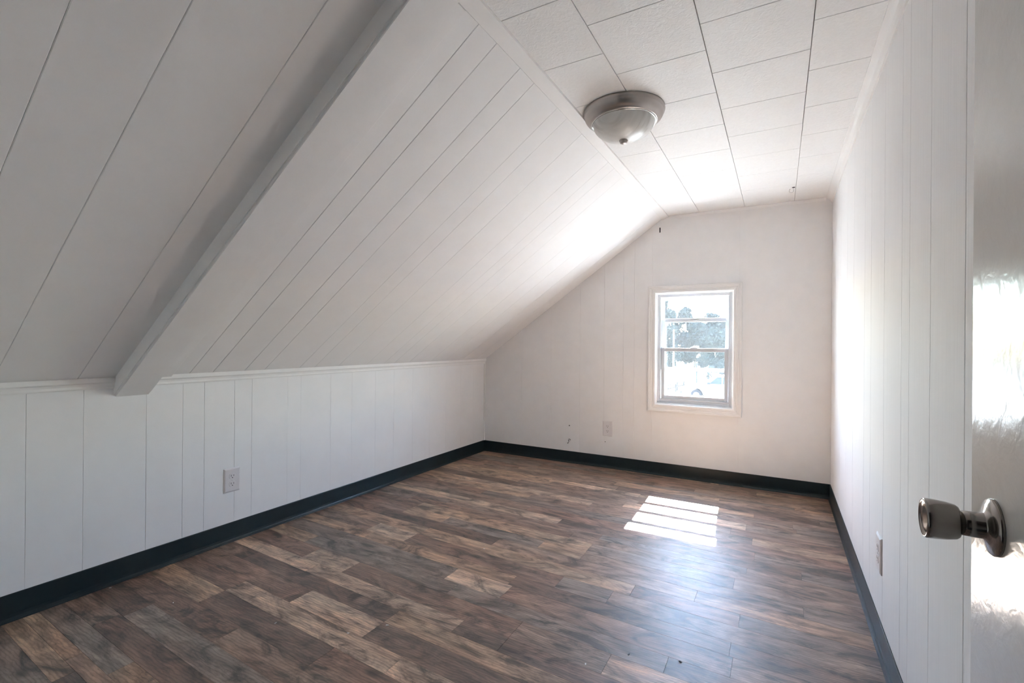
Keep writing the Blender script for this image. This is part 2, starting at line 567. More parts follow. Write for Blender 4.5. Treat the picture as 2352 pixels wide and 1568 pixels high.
# ---------------------------------------------------------------- sloped ceiling
so = Vector((XL, 0, K))
ceiling_sloped = struct(prism('ceiling_sloped', [(YN - 0.12, -0.12), (YF + 0.15, -0.12), (YF + 0.15, SLOPE_L + 0.1), (YN - 0.12, SLOPE_L + 0.1)],
                              so - SN * 0.008, (0, 1, 0), SU, SN, 0.14, M_BACKL), 'white painted boards of the sloped ceiling')
SSEAMS = [YN - 0.12] + [s * S for s in (0.20, 0.405, 0.583, 0.83, 1.255, 1.365, 1.53, 1.645, 1.866, 1.973, 2.156, 2.40, 2.565, 2.671, 2.835, 3.10, 3.30, 3.55, 3.77)] + [YF]
for a, b in zip(SSEAMS, SSEAMS[1:]):
    strong = a < 1.5
    g = 0.0004 if strong else 0.0003
    prism('board', [(a + g, 0.0), (b - g, 0.0), (b - g, SLOPE_L), (a + g, SLOPE_L)], so, (0, 1, 0), SU, SN, 0.0078, M_SLOPE, ceiling_sloped, 0.0016 if strong else 0.0009)

# boxed beam running up the slope
bm = bmesh.new()
bo = so + SN * 0.060
add_prism(bm, [(0.912, 0.0), (1.046, 0.0), (1.046, SLOPE_L - 0.02), (0.912, SLOPE_L - 0.02)], bo, (0, 1, 0), SU, SN, 0.060, 0.0)
long_edges = [e for e in bm.edges if abs((e.verts[0].co - e.verts[1].co).normalized().dot(SU)) > 0.99 and all((v.co - so).dot(SN) > 0.03 for v in e.verts)]
bmesh.ops.bevel(bm, geom=long_edges, offset=0.008, segments=3, affect='EDGES')
for v in bm.verts:                       # plumb cut where it meets the knee wall
    if (v.co - so).dot(SU) < 0.05:
        k = (v.co.x - XL) / SU.x
        v.co -= SU * k
beam = finish('ceiling_beam', bm, M_BEAM)
prism('beam_flange', [(1.046, 0.0), (1.121, 0.0), (1.121, SLOPE_L - 0.03), (1.046, SLOPE_L - 0.03)], so + SN * 0.010, (0, 1, 0), SU, SN, 0.0095, M_BEAM, beam, 0.002)
tag(beam, 'white boxed beam running up the sloped ceiling from the knee wall', 'beam')

# ---------------------------------------------------------------- flat ceiling of staggered tiles
ceiling = struct(box('ceiling', XRDG - 0.12, XR + 0.1, YN - 0.12, YF + 0.15, H + 0.008, H + 0.15, M_BACK), 'white textured square ceiling tiles in staggered rows')
CX = [XRDG - 0.002, -0.522, -0.2175, 0.0855, XR]
TP = 0.3035
for c, (a, b) in enumerate(zip(CX, CX[1:])):
    y = (1.300 if c % 2 == 0 else 1.4525) * S - 6 * TP
    while y < YF:
        y0, y1 = max(y, YN - 0.12), min(y + TP, YF)
        if y1 - y0 > 0.02:
            g = 0.0013 if y0 < 2.4 else 0.0008
            prism('tile', [(a + g, y0 + g), (b - g, y0 + g), (b - g, y1 - g), (a + g, y1 - g)], (0, 0, H), (1, 0, 0), (0, 1, 0), (0, 0, -1), 0.0075, M_TILE, ceiling, 0.0006)
        y += TP

# ---------------------------------------------------------------- far gable wall with window
def top_at(x):
    return min(H, K + (x - XL) * (H - K) / (XRDG - XL))
def strip_poly(a, b, z0=0.0, z1=None):
    if z1 is not None:
        return [(a, z0), (b, z0), (b, z1), (a, z1)]
    pts = [(a, z0), (b, z0), (b, top_at(b))]
    if a < XRDG < b:
        pts.append((XRDG, H))
    pts.append((a, top_at(a)))
    return pts
wall_far = empty('wall_far', (0, YF, 0))
struct(wall_far, 'white gable end wall holding the window')
bk = bmesh.new()
E = 0.12
add_box(bk, XL - E, WX0, YF + 0.008, YF + 0.10, -0.12, H + 0.15)
add_box(bk, WX1, XR + E, YF + 0.008, YF + 0.10, -0.12, H + 0.15)
add_box(bk, WX0, WX1, YF + 0.008, YF + 0.10, -0.12, WZ0)
add_box(bk, WX0, WX1, YF + 0.008, YF + 0.10, WZ1, H + 0.15)
adopt(wall_far, finish('wall_core', bk, M_BACK))
FSEAMS = [XL] + [s * S for s in (-2.11, -1.807, -1.53, -1.31, -1.144, -1.052)] + [-0.862, -0.252] + [XR]
for a, b in zip(FSEAMS, FSEAMS[1:]):
    g = 0.0003 if a < -0.9 else 0.00015
    a2, b2 = a + g, b - g
    polys = [strip_poly(a2, b2)]
    if a2 < WX0 and b2 > WX1:
        polys = [[(a2, 0), (b2, 0), (b2, WZ0), (a2, WZ0)], strip_poly(a2, b2, WZ1)]
    for pl in polys:
        if a2 < WX0 and b2 > WX1:
            pass
        adopt(wall_far, prism('board', pl, (0, YF, 0), (1, 0, 0), (0, 0, 1), (0, -1, 0), 0.0078, M_FAR, None, 0.0005))
# slim fillers beside the opening so that the board edge runs clean behind the casing
for a, b in ((-0.862 + 0.00015, WX0), (WX1, -0.252 - 0.00015)):
    adopt(wall_far, box('filler', a, b, YF + 0.0001, YF + 0.0079, WZ0, WZ1, M_FAR))

# small dark marks left in the far wall
adopt(wall_far, box('slot_hole', -0.849 * S - 0.0045, -0.849 * S + 0.0045, YF - 0.0012, YF + 0.002, 1.968 * S, 2.008 * S, M_DARK, None, 0.001))
adopt(wall_far, lathe('nail_hole', [(0.0, 0), (0.0048, 0), (0.0048, -0.0015), (0, -0.0015)], (-1.625 * S, YF - 0.0002, 0.329 * S), (0, 1, 0), M_DARK, None, 10))
adopt(wall_far, lathe('nail_hole', [(0.0, 0), (0.0034, 0), (0.0034, -0.0015), (0, -0.0015)], (-1.295 * S, YF - 0.0002, 0.221 * S), (0, 1, 0), M_DARK, None, 10))

# ---------------------------------------------------------------- right wall
wall_right = struct(box('wall_right', XR + 0.008, XR + 0.14, YN - 0.12, YF + 0.15, -0.12, H + 0.15, M_BACK), 'white vertical boards of the tall side wall')
RSEAMS = [YN - 0.12] + [s * S for s in (0.45, 0.85, 1.243, 1.489, 1.70, 1.797, 2.066, 2.335, 2.50, 2.84, 3.1, 3.4, 3.7)] + [YF]
for i, (a, b) in enumerate(zip(RSEAMS, RSEAMS[1:])):
    g0 = 0.0016 if abs(a - 1.243 * S) < 1e-6 else 0.0008
    g1 = 0.0016 if abs(b - 1.243 * S) < 1e-6 else 0.0008
    prism('board', [(a + g0, 0), (b - g1, 0), (b - g1, H), (a + g0, H)], (XR, 0, 0), (0, 1, 0), (0, 0, 1), (-1, 0, 0), 0.0078, M_RIGHT, wall_right, 0.0007)

# ---------------------------------------------------------------- near wall, doorway and landing behind the camera
DX0, DX1, DH = -0.72, 0.215, 1.93
bm = bmesh.new()
for pl in ([(XL, 0), (DX0, 0), (DX0, top_at(DX0)), (XRDG, H), (XL, K)], [(DX1, 0), (XR, 0), (XR, H), (DX1, H)], [(DX0, DH), (DX1, DH), (DX1, H), (DX0, H)]):
    add_prism(bm, pl, (0, YN, 0), (1, 0, 0), (0, 0, 1), (0, 1, 0), 0.119)
wall_near = struct(finish('wall_near', bm, M_WALL), 'white wall with the doorway')
HY0, HY1, HX0, HX1 = HALL_Y, YN - 0.12, -1.1, 0.75
struct(box('floor_landing', HX0 - 0.1, HX1 + 0.1, HY0 - 0.12, HY1, -0.12, 0.0, M_SUB), 'dark floor of the landing outside the doorway')
struct(box('ceiling_landing', HX0 - 0.1, HX1 + 0.1, HY0 - 0.12, HY1, 2.05, 2.15, M_HALL), 'plain ceiling of the landing')
struct(box('wall_landing_left', HX0 - 0.1, HX0, HY0 - 0.12, HY1, 0, 2.05, M_HALL), 'left wall of the landing')
struct(box('wall_landing_right', HX1, HX1 + 0.1, HY0 - 0.12, HY1, 0, 2.05, M_HALL), 'right wall of the landing')
struct(box('wall_landing_back', HX0, HX1, HY0 - 0.12, HY0, 0, 2.05, M_HALL), 'end wall of the landing')
bm = bmesh.new()
add_box(bm, XR, HX1 + 0.1, HY1, HY1 + 0.02, 0, 2.15)
add_box(bm, HX0 - 0.1, DX0 - 0.001, HY1 - 0.02, HY1, 0, 2.05)
struct(finish('wall_landing_front', bm, M_HALL), 'front wall of the landing beside the doorway')

# ---------------------------------------------------------------- baseboards (cove vinyl with a toe)
BPROF = [(0, 0), (0.013, 0), (0.0135, 0.0015), (0.012, 0.004), (0.008, 0.008), (0.0048, 0.014), (0.0036, 0.024), (0.0034, BB - 0.003), (0.0022, BB), (0, BB)]
struct(sweep('baseboard_left', BPROF, (XL, YN, 0), (XL, YF, 0), (1, 0, 0), (0, 0, 1), M_BASE), 'black vinyl cove baseboard along the knee wall')
struct(sweep('baseboard_far', BPROF, (XL + 0.004, YF, 0), (XR - 0.004, YF, 0), (0, -1, 0), (0, 0, 1), M_BASE), 'dark vinyl cove baseboard under the window wall')
struct(sweep('baseboard_right', BPROF, (XR, YN, 0), (XR, YF, 0), (-1, 0, 0), (0, 0, 1), M_BASE), 'dark vinyl cove baseboard along the tall side wall')

# ---------------------------------------------------------------- trims
TPROF = [(0, 0), (0.004, -0.036), (0.009, -0.036), (0.011, -0.030), (0.010, -0.022), (0.013, -0.013), (0.020, -0.007), (0.021, 0.006), (0, 0.006)]
struct(sweep('trim_1', [(0, 0.002), (0, -0.036), (0.008, -0.036), (0.010, -0.031), (0.0095, -0.022), (0.012, -0.014), (0.018, -0.008), (0.018, 0.0105), (0.003, 0.002)],
             (XL, YN, K), (XL, YF, K), (1, 0, 0), (0, 0, 1), M_TRIM), 'thin white moulding along the top of the knee wall')
# flat strip bridging slope and ceiling
p_sl = Vector((XRDG, 0, H)) - SU * 0.030
p_ce = Vector((XRDG + 0.028, 0, H))
dirv = (p_ce - p_sl).normalized()
nrm = Vector((dirv.z, 0, -dirv.x))
bm = bmesh.new()
ring = []
for yy in (YN, YF):
    q = [p_sl, p_sl + SN * 0.004, p_sl + nrm * 0.008 + dirv * 0.004, p_ce + nrm * 0.008 - dirv * 0.004, p_ce + Vector((0, 0, -0.004)), p_ce, Vector((XRDG, 0, H))]
    ring.append([bm.verts.new((v.x, yy, v.z)) for v in q])
n = len(ring[0])
for i in range(n):
    bm.faces.new((ring[0][i], ring[0][(i + 1) % n], ring[1][(i + 1) % n], ring[1][i]))
bm.faces.new(ring[0][::-1]); bm.faces.new(ring[1])
struct(finish('trim_2', bm, M_TRIM), 'flat white strip between sloped and flat ceiling')
CP = [(0, 0), (0, -0.036), (-0.006, -0.036), (-0.008, -0.031), (-0.010, -0.024), (-0.016, -0.015), (-0.024, -0.009), (-0.031, -0.007), (-0.036, -0.005), (-0.036, 0)]
struct(sweep('trim_3', CP, (XR, YN, H), (XR, YF, H), (1, 0, 0), (0, 0, 1), M_TRIM), 'white crown moulding where tall side wall meets ceiling')
struct(sweep('trim_4', [(0, 0), (0, -0.020), (0.004, -0.022), (0.007, -0.014), (0.014, -0.006), (0.014, 0)], (XRDG + 0.03, YF, H), (XR - 0.036, YF, H), (0, -1, 0), (0, 0, 1), M_FAR), 'small white moulding along the top of the gable wall')
struct(box('trim_5', XL, XL + 0.010, YF - 0.012, YF, BB, K - 0.036, M_TRIM, None, 0.002), 'thin white corner bead between knee wall and gable wall')

# ---------------------------------------------------------------- window
xc = (WX0 + WX1) / 2
zc = (WZ0 + WZ1) / 2
win = empty('window_1', (xc, YF, WZ0))
struct(win, 'white double-hung window with its upper sash slid partly down')
# mitred casing boards with a stepped profile
CW = 0.058
CPROF = [(0, 0), (0, 0.013), (0.004, 0.016), (0.016, 0.016), (0.019, 0.0125), (0.028, 0.0125), (0.031, 0.0175), (0.042, 0.0185), (0.046, 0.022), (0.055, 0.022), (CW, 0.019), (CW, 0)]
def casing(c0, c1, o0, o1):
    """inner corners c0,c1; outer corners o0,o1 in (x, z)"""
    bm = bmesh.new()
    rings = []
    for ci, oi in ((c0, o0), (c1, o1)):
        r = []
        for t, d in CPROF:
            f = t / CW
            r.append(bm.verts.new((ci[0] + (oi[0] - ci[0]) * f, YF - d, ci[1] + (oi[1] - ci[1]) * f)))
        rings.append(r)
    n = len(CPROF)
    for i in range(n):
        bm.faces.new((rings[0][i], rings[0][(i + 1) % n], rings[1][(i + 1) % n], rings[1][i]))
    bm.faces.new(rings[0][::-1]); bm.faces.new(rings[1])
    adopt(win, finish('casing', bm, M_TRIM))
I = [(WX0, WZ0), (WX1, WZ0), (WX1, WZ1), (WX0, WZ1)]
O = [(WX0 - CW, WZ0 - CW), (WX1 + CW, WZ0 - CW), (WX1 + CW, WZ1 + CW), (WX0 - CW, WZ1 + CW)]
mg = 0.0006
for i in range(4):
    j = (i + 1) % 4
    d = Vector((I[j][0] - I[i][0], I[j][1] - I[i][1])).normalized() * mg
    casing((I[i][0] + d.x, I[i][1] + d.y), (I[j][0] - d.x, I[j][1] - d.y), (O[i][0] + d.x, O[i][1] + d.y), (O[j][0] - d.x, O[j][1] - d.y))
# jamb liner
Y0, Y1 = YF + 0.0005, YF + 0.018
T = 0.008
for q in ((WX0, WX0 + T, WZ0, WZ1), (WX1 - T, WX1, WZ0, WZ1), (WX0 + T, WX1 - T, WZ0, WZ0 + T), (WX0 + T, WX1 - T, WZ1 - T, WZ1)):
    adopt(win, box('jamb', q[0], q[1], Y0, Y1, q[2], q[3], M_TRIM))
# vinyl main frame with a ridge
FWD = 0.026
F0, F1 = YF + 0.018, YF + 0.100
frame_boxes = (('frame_side', WX0, WX0 + FWD, WZ0, WZ1), ('frame_side', WX1 - FWD, WX1, WZ0, WZ1), ('frame_sill', WX0 + FWD, WX1 - FWD, WZ0, WZ0 + 0.030), ('frame_head', WX0 + FWD, WX1 - FWD, WZ1 - 0.030, WZ1))
for nm, a, b, c, d in frame_boxes:
    adopt(win, box(nm, a, b, F0, F1, c, d, M_VINYL, None, 0.0015))
SX0, SX1 = WX0 + FWD, WX1 - FWD
adopt(win, box('sill_lip', SX0 + 0.0005, SX1 - 0.0005, F0 + 0.001, F0 + 0.012, WZ0 + 0.0305, WZ0 + 0.042, M_VINYL, None, 0.001))
for a, b in ((SX0, SX0 + 0.007), (SX1 - 0.007, SX1)):
    adopt(win, box('frame_stop', a, b, F0 + 0.001, F0 + 0.011, WZ0 + 0.0425, WZ1 - 0.031, M_VINYL, None, 0.001))

def sash(name, x0, x1, z0, z1, y0, y1, stile, brail, trail, label):
    bm = bmesh.new()
    add_box(bm, x0, x0 + stile, y0, y1, z0, z1, 0.0012)
    add_box(bm, x1 - stile, x1, y0, y1, z0, z1, 0.0012)
    add_box(bm, x0 + stile, x1 - stile, y0, y1, z0, z0 + brail, 0.0012)
    add_box(bm, x0 + stile, x1 - stile, y0, y1, z1 - trail, z1, 0.0012)
    s = finish(name, bm, M_VINYL)
    s['label'] = label
    ym = (y0 + y1) / 2
    pane = box('pane', x0 + stile - 0.002, x1 - stile + 0.002, ym - 0.0015, ym + 0.0015, z0 + brail - 0.002, z1 - trail + 0.002, M_GLASS)
    adopt(win, s)
    pane.parent = s
    return s
ZM = 0.983
low = sash('lower_sash', SX0 + 0.0085, SX1 - 0.0085, WZ0 + 0.031, ZM, F0 + 0.0125, F0 + 0.039, 0.026, 0.036, 0.027, 'lower sash, closed')
upp = sash('upper_sash', SX0 + 0.003, SX1 - 0.003, 0.806, 1.212, F0 + 0.042, F0 + 0.068, 0.028, 0.026, 0.028, 'upper sash, slid down part way')
# latch on the meeting rail
lk = box('sash_lock', xc - 0.026, xc + 0.026, F0 + 0.014, F0 + 0.032, ZM, ZM + 0.006, M_VINYL, low, 0.002)
lk2 = tube('lock_lever', [(xc - 0.012, F0 + 0.023, ZM + 0.007), (xc, F0 + 0.023, ZM + 0.013), (xc + 0.024, F0 + 0.021, ZM + 0.014)], [0.004, 0.005, 0.004], M_VINYL, low, 8)
fl = box('finger_lift', xc - 0.030, xc + 0.030, F0 + 0.0395, F0 + 0.0420, 1.194, 1.2005, M_NICKEL, upp, 0.0008)
fl2 = box('finger_lift', xc - 0.022, xc + 0.022, F0 + 0.0395, F0 + 0.0420, 0.823, 0.8275, M_NICKEL, upp, 0.0008)
wl_ = box('weather_strip', SX0 + 0.012, SX1 - 0.012, F0 + 0.0395, F0 + 0.0418, 0.8055, 0.810, M_NICKEL, upp)
# outer storm frame with one thin divider
st = bmesh.new()
sy0, sy1 = F0 + 0.070, F0 + 0.082
add_box(st, SX0, SX0 + 0.020, sy0, sy1, WZ0 + 0.030, WZ1 - 0.030)
add_box(st, SX1 - 0.020, SX1, sy0, sy1, WZ0 + 0.030, WZ1 - 0.030)
add_box(st, SX0 + 0.02, SX1 - 0.02, sy0, sy1, WZ0 + 0.030, WZ0 + 0.048)
add_box(st, SX0 + 0.02, SX1 - 0.02, sy0, sy1, WZ1 - 0.050, WZ1 - 0.030)
storm = finish('storm_frame', st, M_VINYL)
adopt(win, storm)
adopt(storm, box('pane', SX0 + 0.018, SX1 - 0.018, sy0 + 0.008, sy0 + 0.011, WZ0 + 0.046, WZ1 - 0.048, M_STORM))
adopt(storm, box('storm_divider', SX0 + 0.02, SX1 - 0.02, sy0 + 0.001, sy0 + 0.0075, 0.962, 0.974, M_VINYL))

# ---------------------------------------------------------------- door, swung open along the right wall
DC = 0.215
edge = ray_plane(2233, 784, 0, DC)
ROS = ray_plane(2285, 1211, 0, DC)
DY1 = edge.y
DY0 = YN + 0.012
door = struct(empty('door_1', (DC + 0.0175, DY0, 0)), 'glossy off-white flush door standing open along the side wall')
adopt(door, box('door_slab', DC, DC + 0.035, DY0, DY1, 0.012, 1.92, M_DOOR, None, 0.002, 2))
def knob(side):
    sx = -1 if side > 0 else 1
    x0 = DC if side > 0 else DC + 0.035
    o = (x0, ROS.y, ROS.z)
    ax = (sx, 0, 0)
    k = 1.0 if side > 0 else 0.78
    kn = lathe('knob', [(0.0, 0.0615), (0.011, 0.0615), (0.0165, 0.0612), (0.0195, 0.0622), (0.0212, 0.0632), (0.0226, 0.0622), (0.0230, 0.0605), (0.0226, 0.052), (0.0215, 0.042), (0.0196, 0.034), (0.0180, 0.0318), (0.0150, 0.0308), (0.0120, 0.0306), (0.0120, 0.028)],
               o, ax, M_STEEL, None, 48)
    ros = lathe('rosette', [(0.0, 0.0), (0.0315, 0.0), (0.0318, 0.0025), (0.0300, 0.0048), (0.0225, 0.0068), (0.0155, 0.0095), (0.0145, 0.011), (0.0142, 0.022), (0.0135, 0.0305), (0.010, 0.0306), (0.0, 0.0306)], o, ax, M_STEEL, None, 48)
    if side < 0:
        for ob in (kn, ros):
            for v in ob.data.vertices:
                v.co.x = x0 + (v.co.x - x0) * k
    adopt(door, kn)
    adopt(kn, ros)
    ros.matrix_parent_inverse = Matrix.Identity(4)
    return kn
knob(1)
knob(-1)
for zz in (0.22, 0.97, 1.70):
    adopt(door, tube('hinge', [(DC + 0.004, DY0 - 0.006, zz - 0.045), (DC + 0.004, DY0 - 0.006, zz + 0.045)], 0.0055, M_STEEL, None, 10))

# ---------------------------------------------------------------- wall outlets
def outlet(center, U, N, label):
    """U runs to the right along the wall as seen from the room, N into the room"""
    U, N = Vector(U), Vector(N)
    V = Vector((0, 0, 1))
    c = Vector(center)
    root = empty('wall_outlet', c)
    tag(root, label, 'outlet', 'duplex outlets')
    w, h, t = 0.041, 0.0605, 0.0062
    bm = bmesh.new()
    a = [bm.verts.new(c + U * u + V * v) for u, v in ((-w, -h), (w, -h), (w, h), (-w, h))]
    m2 = [bm.verts.new(c + U * u + V * v + N * 0.0026) for u, v in ((-w, -h), (w, -h), (w, h), (-w, h))]
    f = [bm.verts.new(c + U * u + V * v + N * t) for u, v in ((-w + .006, -h + .006), (w - .006, -h + .006), (w - .006, h - .006), (-w + .006, h - .006))]
    for r0, r1 in ((a, m2), (m2, f)):
        for i in range(4):
            bm.faces.new((r0[i], r0[(i + 1) % 4], r1[(i + 1) % 4], r1[i]))
    bm.faces.new(f)
    bm.faces.new(a[::-1])
    adopt(root, finish('cover_plate', bm, M_PLATE))
    for s in (1, -1):
        cc = c + V * (0.0195 * s)
        pts = []
        for k in range(28):
            t0 = 2 * math.pi * k / 28
            pts.append((0.0168 * math.cos(t0), max(-0.0128, min(0.0128, 0.0168 * math.sin(t0)))))
        rec = prism('receptacle', pts, cc + N * (t + 0.0014), U, V, N, 0.003, M_PLATE, None, 0.0006)
        adopt(root, rec)
        for u, hh in ((-0.0064, 0.0046), (0.0064, 0.0040)):
            pr = prism('slot', [(u - 0.0011, 0.0030 - hh), (u + 0.0011, 0.0030 - hh), (u + 0.0011, 0.0030 + hh), (u - 0.0011, 0.0030 + hh)], cc + N * (t + 0.00165), U, V, N, 0.001, M_DARK)
            pr.parent = rec
        gp = [(0.0024 * math.cos(2 * math.pi * k / 10), -0.0075 + 0.0026 * math.sin(2 * math.pi * k / 10)) for k in range(10)]
        pr = prism('slot', gp, cc + N * (t + 0.00165), U, V, N, 0.001, M_DARK)
        pr.parent = rec
    adopt(root, lathe('screw', [(0.0, 0.0012), (0.0026, 0.0008), (0.0030, 0.0), (0.0030, -0.001)], c + N * t, N, M_PLATE, None, 12))
outlet((XL, 1.474 * S, 0.3275 * S), (0, 1, 0), (1, 0, 0), 'white duplex outlet on the low knee wall')
outlet((-1.273 * S, YF, 0.335 * S), (1, 0, 0), (0, -1, 0), 'white duplex outlet on the gable wall below the window')
outlet((XR, 2.110 * S, 0.333 * S), (0, -1, 0), (-1, 0, 0), 'white duplex outlet on the tall side wall near the open door')

# ---------------------------------------------------------------- ceiling light
LC = Vector((-0.577, 1.972, H))
lamp = empty('ceiling_light', LC)
tag(lamp, 'round flush ceiling light with brushed nickel rim and swirled white glass bowl', 'ceiling light')
DN = (0, 0, -1)
adopt(lamp, lathe('rim', [(0.0, 0.0), (0.166, 0.0), (0.1675, 0.006), (0.1665, 0.012), (0.1625, 0.0155), (0.1615, 0.019), (0.1600, 0.026), (0.1545, 0.035), (0.1455, 0.042), (0.1400, 0.0445), (0.1385, 0.0475), (0.1355, 0.050), (0.1325, 0.0495), (0.1310, 0.046), (0.1305, 0.030)], LC, DN, M_NICKEL, None, 96))
adopt(lamp, lathe('ring', [(0.1315, 0.0475), (0.1322, 0.0515), (0.1305, 0.0535), (0.1275, 0.0530), (0.1265, 0.049)], LC, DN, M_BRIGHT, None, 96))
bowl = [(0.1275, 0.048)]
for k in range(1, 17):
    t = k / 16 * math.pi / 2
    bowl.append((max(0.0, 0.1275 * math.cos(t)), 0.048 + 0.074 * math.sin(t)))
bowl[-1] = (0.0, 0.122)
adopt(lamp, lathe('glass_bowl', bowl, LC, DN, M_ALAB, None, 96))
adopt(lamp, lathe('finial', [(0.010, 0.116), (0.0165, 0.1195), (0.0180, 0.1230), (0.0172, 0.1265), (0.0130, 0.1285), (0.0142, 0.1315), (0.0120, 0.1350), (0.0065, 0.1375), (0.0, 0.138)], LC, DN, M_NICKEL, None, 32))

# ---------------------------------------------------------------- hooks
hk = Vector((0.073, 3.427, H))
hook = empty('cup_hook', hk)
tag(hook, 'small white cup hook screwed into the ceiling tiles', 'hook')
pts = [hk + Vector((0, 0, 0.004)), hk + Vector((0, 0, -0.018))]
for k in range(11):
    t = math.radians(90 - k * 24)
    pts.append(hk + Vector((0.012 - 0.012 * math.sin(math.radians(90) - k * 0.0) + 0.012 * (1 - math.cos(math.radians(k * 24))) * -1, 0, -0.020 - 0.012 * math.sin(math.radians(k * 24)))))
adopt(hook, tube('shank', pts, 0.0022, M_TRIM, None, 8))
adopt(hook, lathe('collar', [(0.0, 0.0), (0.0085, 0.0), (0.0085, 0.0015), (0.004, 0.003), (0.0, 0.003)], hk, DN, M_DARK, None, 16))
wk = Vector((-1.626 * S, YF, 0.192 * S))
whook = empty('wall_hook', wk)
tag(whook, 'small rusty bent hook stuck in the gable wall above the baseboard', 'hook')
adopt(whook, tube('shank', [wk + Vector(p) for p in ((0.010, 0.004, 0.006), (0.009, -0.006, 0.016), (0.001, -0.010, 0.019), (-0.004, -0.009, 0.010), (0.000, -0.008, -0.002), (-0.005, -0.009, -0.014), (-0.011, -0.006, -0.021), (-0.014, -0.003, -0.018))], 0.0026, M_RUST, None, 8))

# ---------------------------------------------------------------- crumbs on the floor
def crumb(px, py, size, material, label, group, name):
    p = ray_plane(px, py, 2, 0.0)
    bm = bmesh.new()
    add_box(bm, -size, size * 1.2, -size * 0.5, size * 0.5, 0.0, size * 0.5, size * 0.15)
    o = finish(name, bm, material)
    for v in o.data.vertices:
        v.co.x += random.uniform(-.25, .25) * size
        v.co.y += random.uniform(-.2, .2) * size
    o.location = (p.x, p.y, 0.0002)
    o.rotation_euler = (0, 0, random.uniform(0, 3.1))
    tag(o, label, 'debris', group)
for q in ((253, 1350), (398, 1384), (633, 1431), (799, 1454), (889, 1436), (1112, 1260), (1345, 1525)):
    crumb(*q, random.uniform(0.0028, 0.0042), M_TRIM, 'tiny white paint chip lying on the plank floor', 'white paint chips on the floor', 'paint_chip')
for q in ((1444, 1503), (1563, 1520)):
    crumb(*q, 0.0042, M_DARK, 'tiny black crumb lying on the plank floor', 'black crumbs on the floor', 'floor_crumb')

# ---------------------------------------------------------------- outside
GZ = -3.0
ground = struct(box('ground', -160, 160, YF + 0.2, 260, GZ - 0.5, GZ, M_GROUND), 'pale open ground outside the window')

def tree(x, y, h, rx, label, leaf_mat=M_LEAF, name='tree', n=6500, low=0.05, size=0.3, cat='tree', group='trees beyond the open ground'):
    root = empty(name, (x, y, GZ))
    tag(root, label, cat, group)
    rnd = random.Random(hash((round(x, 2), round(y, 2))) & 0xffff)
    tr = tube('trunk', [(x, y, GZ - 0.05), (x + 0.1, y, GZ + h * 0.3), (x, y + 0.1, GZ + h * 0.75)], [0.028 * h, 0.02 * h, 0.006 * h], M_BARK, None, 8)
    adopt(root, tr)
    cl = []
    for _ in range(16):
        zz = rnd.uniform(low, 0.86)
        wr = rx * math.sin(math.pi * min(0.95, 0.18 + 0.8 * zz)) ** 0.7
        a = rnd.uniform(0, 6.28)
        rr = wr * math.sqrt(rnd.random()) * 0.8
        cl.append((x + rr * math.cos(a), y + rr * math.sin(a), GZ + h * zz, rx * rnd.uniform(0.28, 0.5)))
    cl.append((x, y, GZ + h * 0.88, rx * 0.35))
    verts, faces = [], []
    for i in range(n):
        c = cl[rnd.randrange(len(cl))]
        d = Vector((rnd.gauss(0, 1), rnd.gauss(0, 1), rnd.gauss(0, 1))).normalized() * (rnd.random() ** 0.4) * c[3]
        p = Vector(c[:3]) + d
        p.z = max(p.z, GZ + 0.05)
        u = Vector((rnd.gauss(0, 1), rnd.gauss(0, 1), rnd.gauss(0, 1))).normalized()
        v = u.orthogonal().normalized()
        s = size * rnd.uniform(0.6, 1.3)
        b = len(verts)
        verts += [p - u * s, p - v * s * 0.6, p + u * s, p + v * s * 0.6]
        faces.append((b, b + 1, b + 2, b + 3))
    me = bpy.data.meshes.new('foliage')
    me.from_pydata([tuple(v) for v in verts], [], faces)
    me.materials.append(leaf_mat)
    o = bpy.data.objects.new('foliage', me)
    COL.objects.link(o)
    o['kind'] = 'stuff'
    adopt(root, o)
TL = 'leafy green tree in the row beyond the open ground'
for x, y, h, r in ((-27, 82, 12, 4.2), (-24.5, 101, 15, 4.2), (-17.2, 82, 12.6, 3.2), (-15.8, 97, 11.4, 3.0), (-12.2, 84, 8.2, 2.6), (-8.8, 99, 9.0, 2.6), (-7.4, 86, 6.6, 2.4), (-8.2, 75, 6.4, 2.1), (-13.2, 112, 11, 3.4), (-2.4, 99, 7.4, 2.9), (2.5, 86, 9.0, 3.6)):
    tree(x, y, h, r, TL)
tree(-5.95, 48.9, 1.35, 0.6, 'small loose leafy shrub behind the white pickup', M_LEAF2, 'shrub', 160, 0.2, 0.09, 'shrub', None)
tree(-4.55, 51.0, 1.75, 0.75, 'dense dark shrub behind the cab of the white pickup', M_LEAF2, 'shrub', 900, 0.08, 0.1, 'shrub', None)

def rail_fence(x0, y0, x1, y1, label):
    root = empty('rail_fence', (x0, y0, GZ))
    tag(root, label, 'fence', 'low wooden fence sections')
    d = Vector((x1 - x0, y1 - y0, 0)).normalized()
    for x, y in ((x0, y0), (x1, y1)):
        adopt(root, tube('post', [(x, y, GZ - 0.05), (x, y, GZ + 0.72)], 0.08, M_POST, None, 8))
    for zz in (0.34, 0.64):
        adopt(root, tube('rail', [Vector((x0, y0, GZ + zz)) - d * 0.15, Vector((x1, y1, GZ + zz + 0.02)) + d * 0.15], 0.055, M_POST, None, 8))
rail_fence(-7.78, 39.4, -7.50, 41.3, 'short low wooden rail fence section, the one standing closer to the house')
rail_fence(-7.55, 42.3, -7.30, 44.0, 'short low wooden rail fence section, the one standing farther from the house')

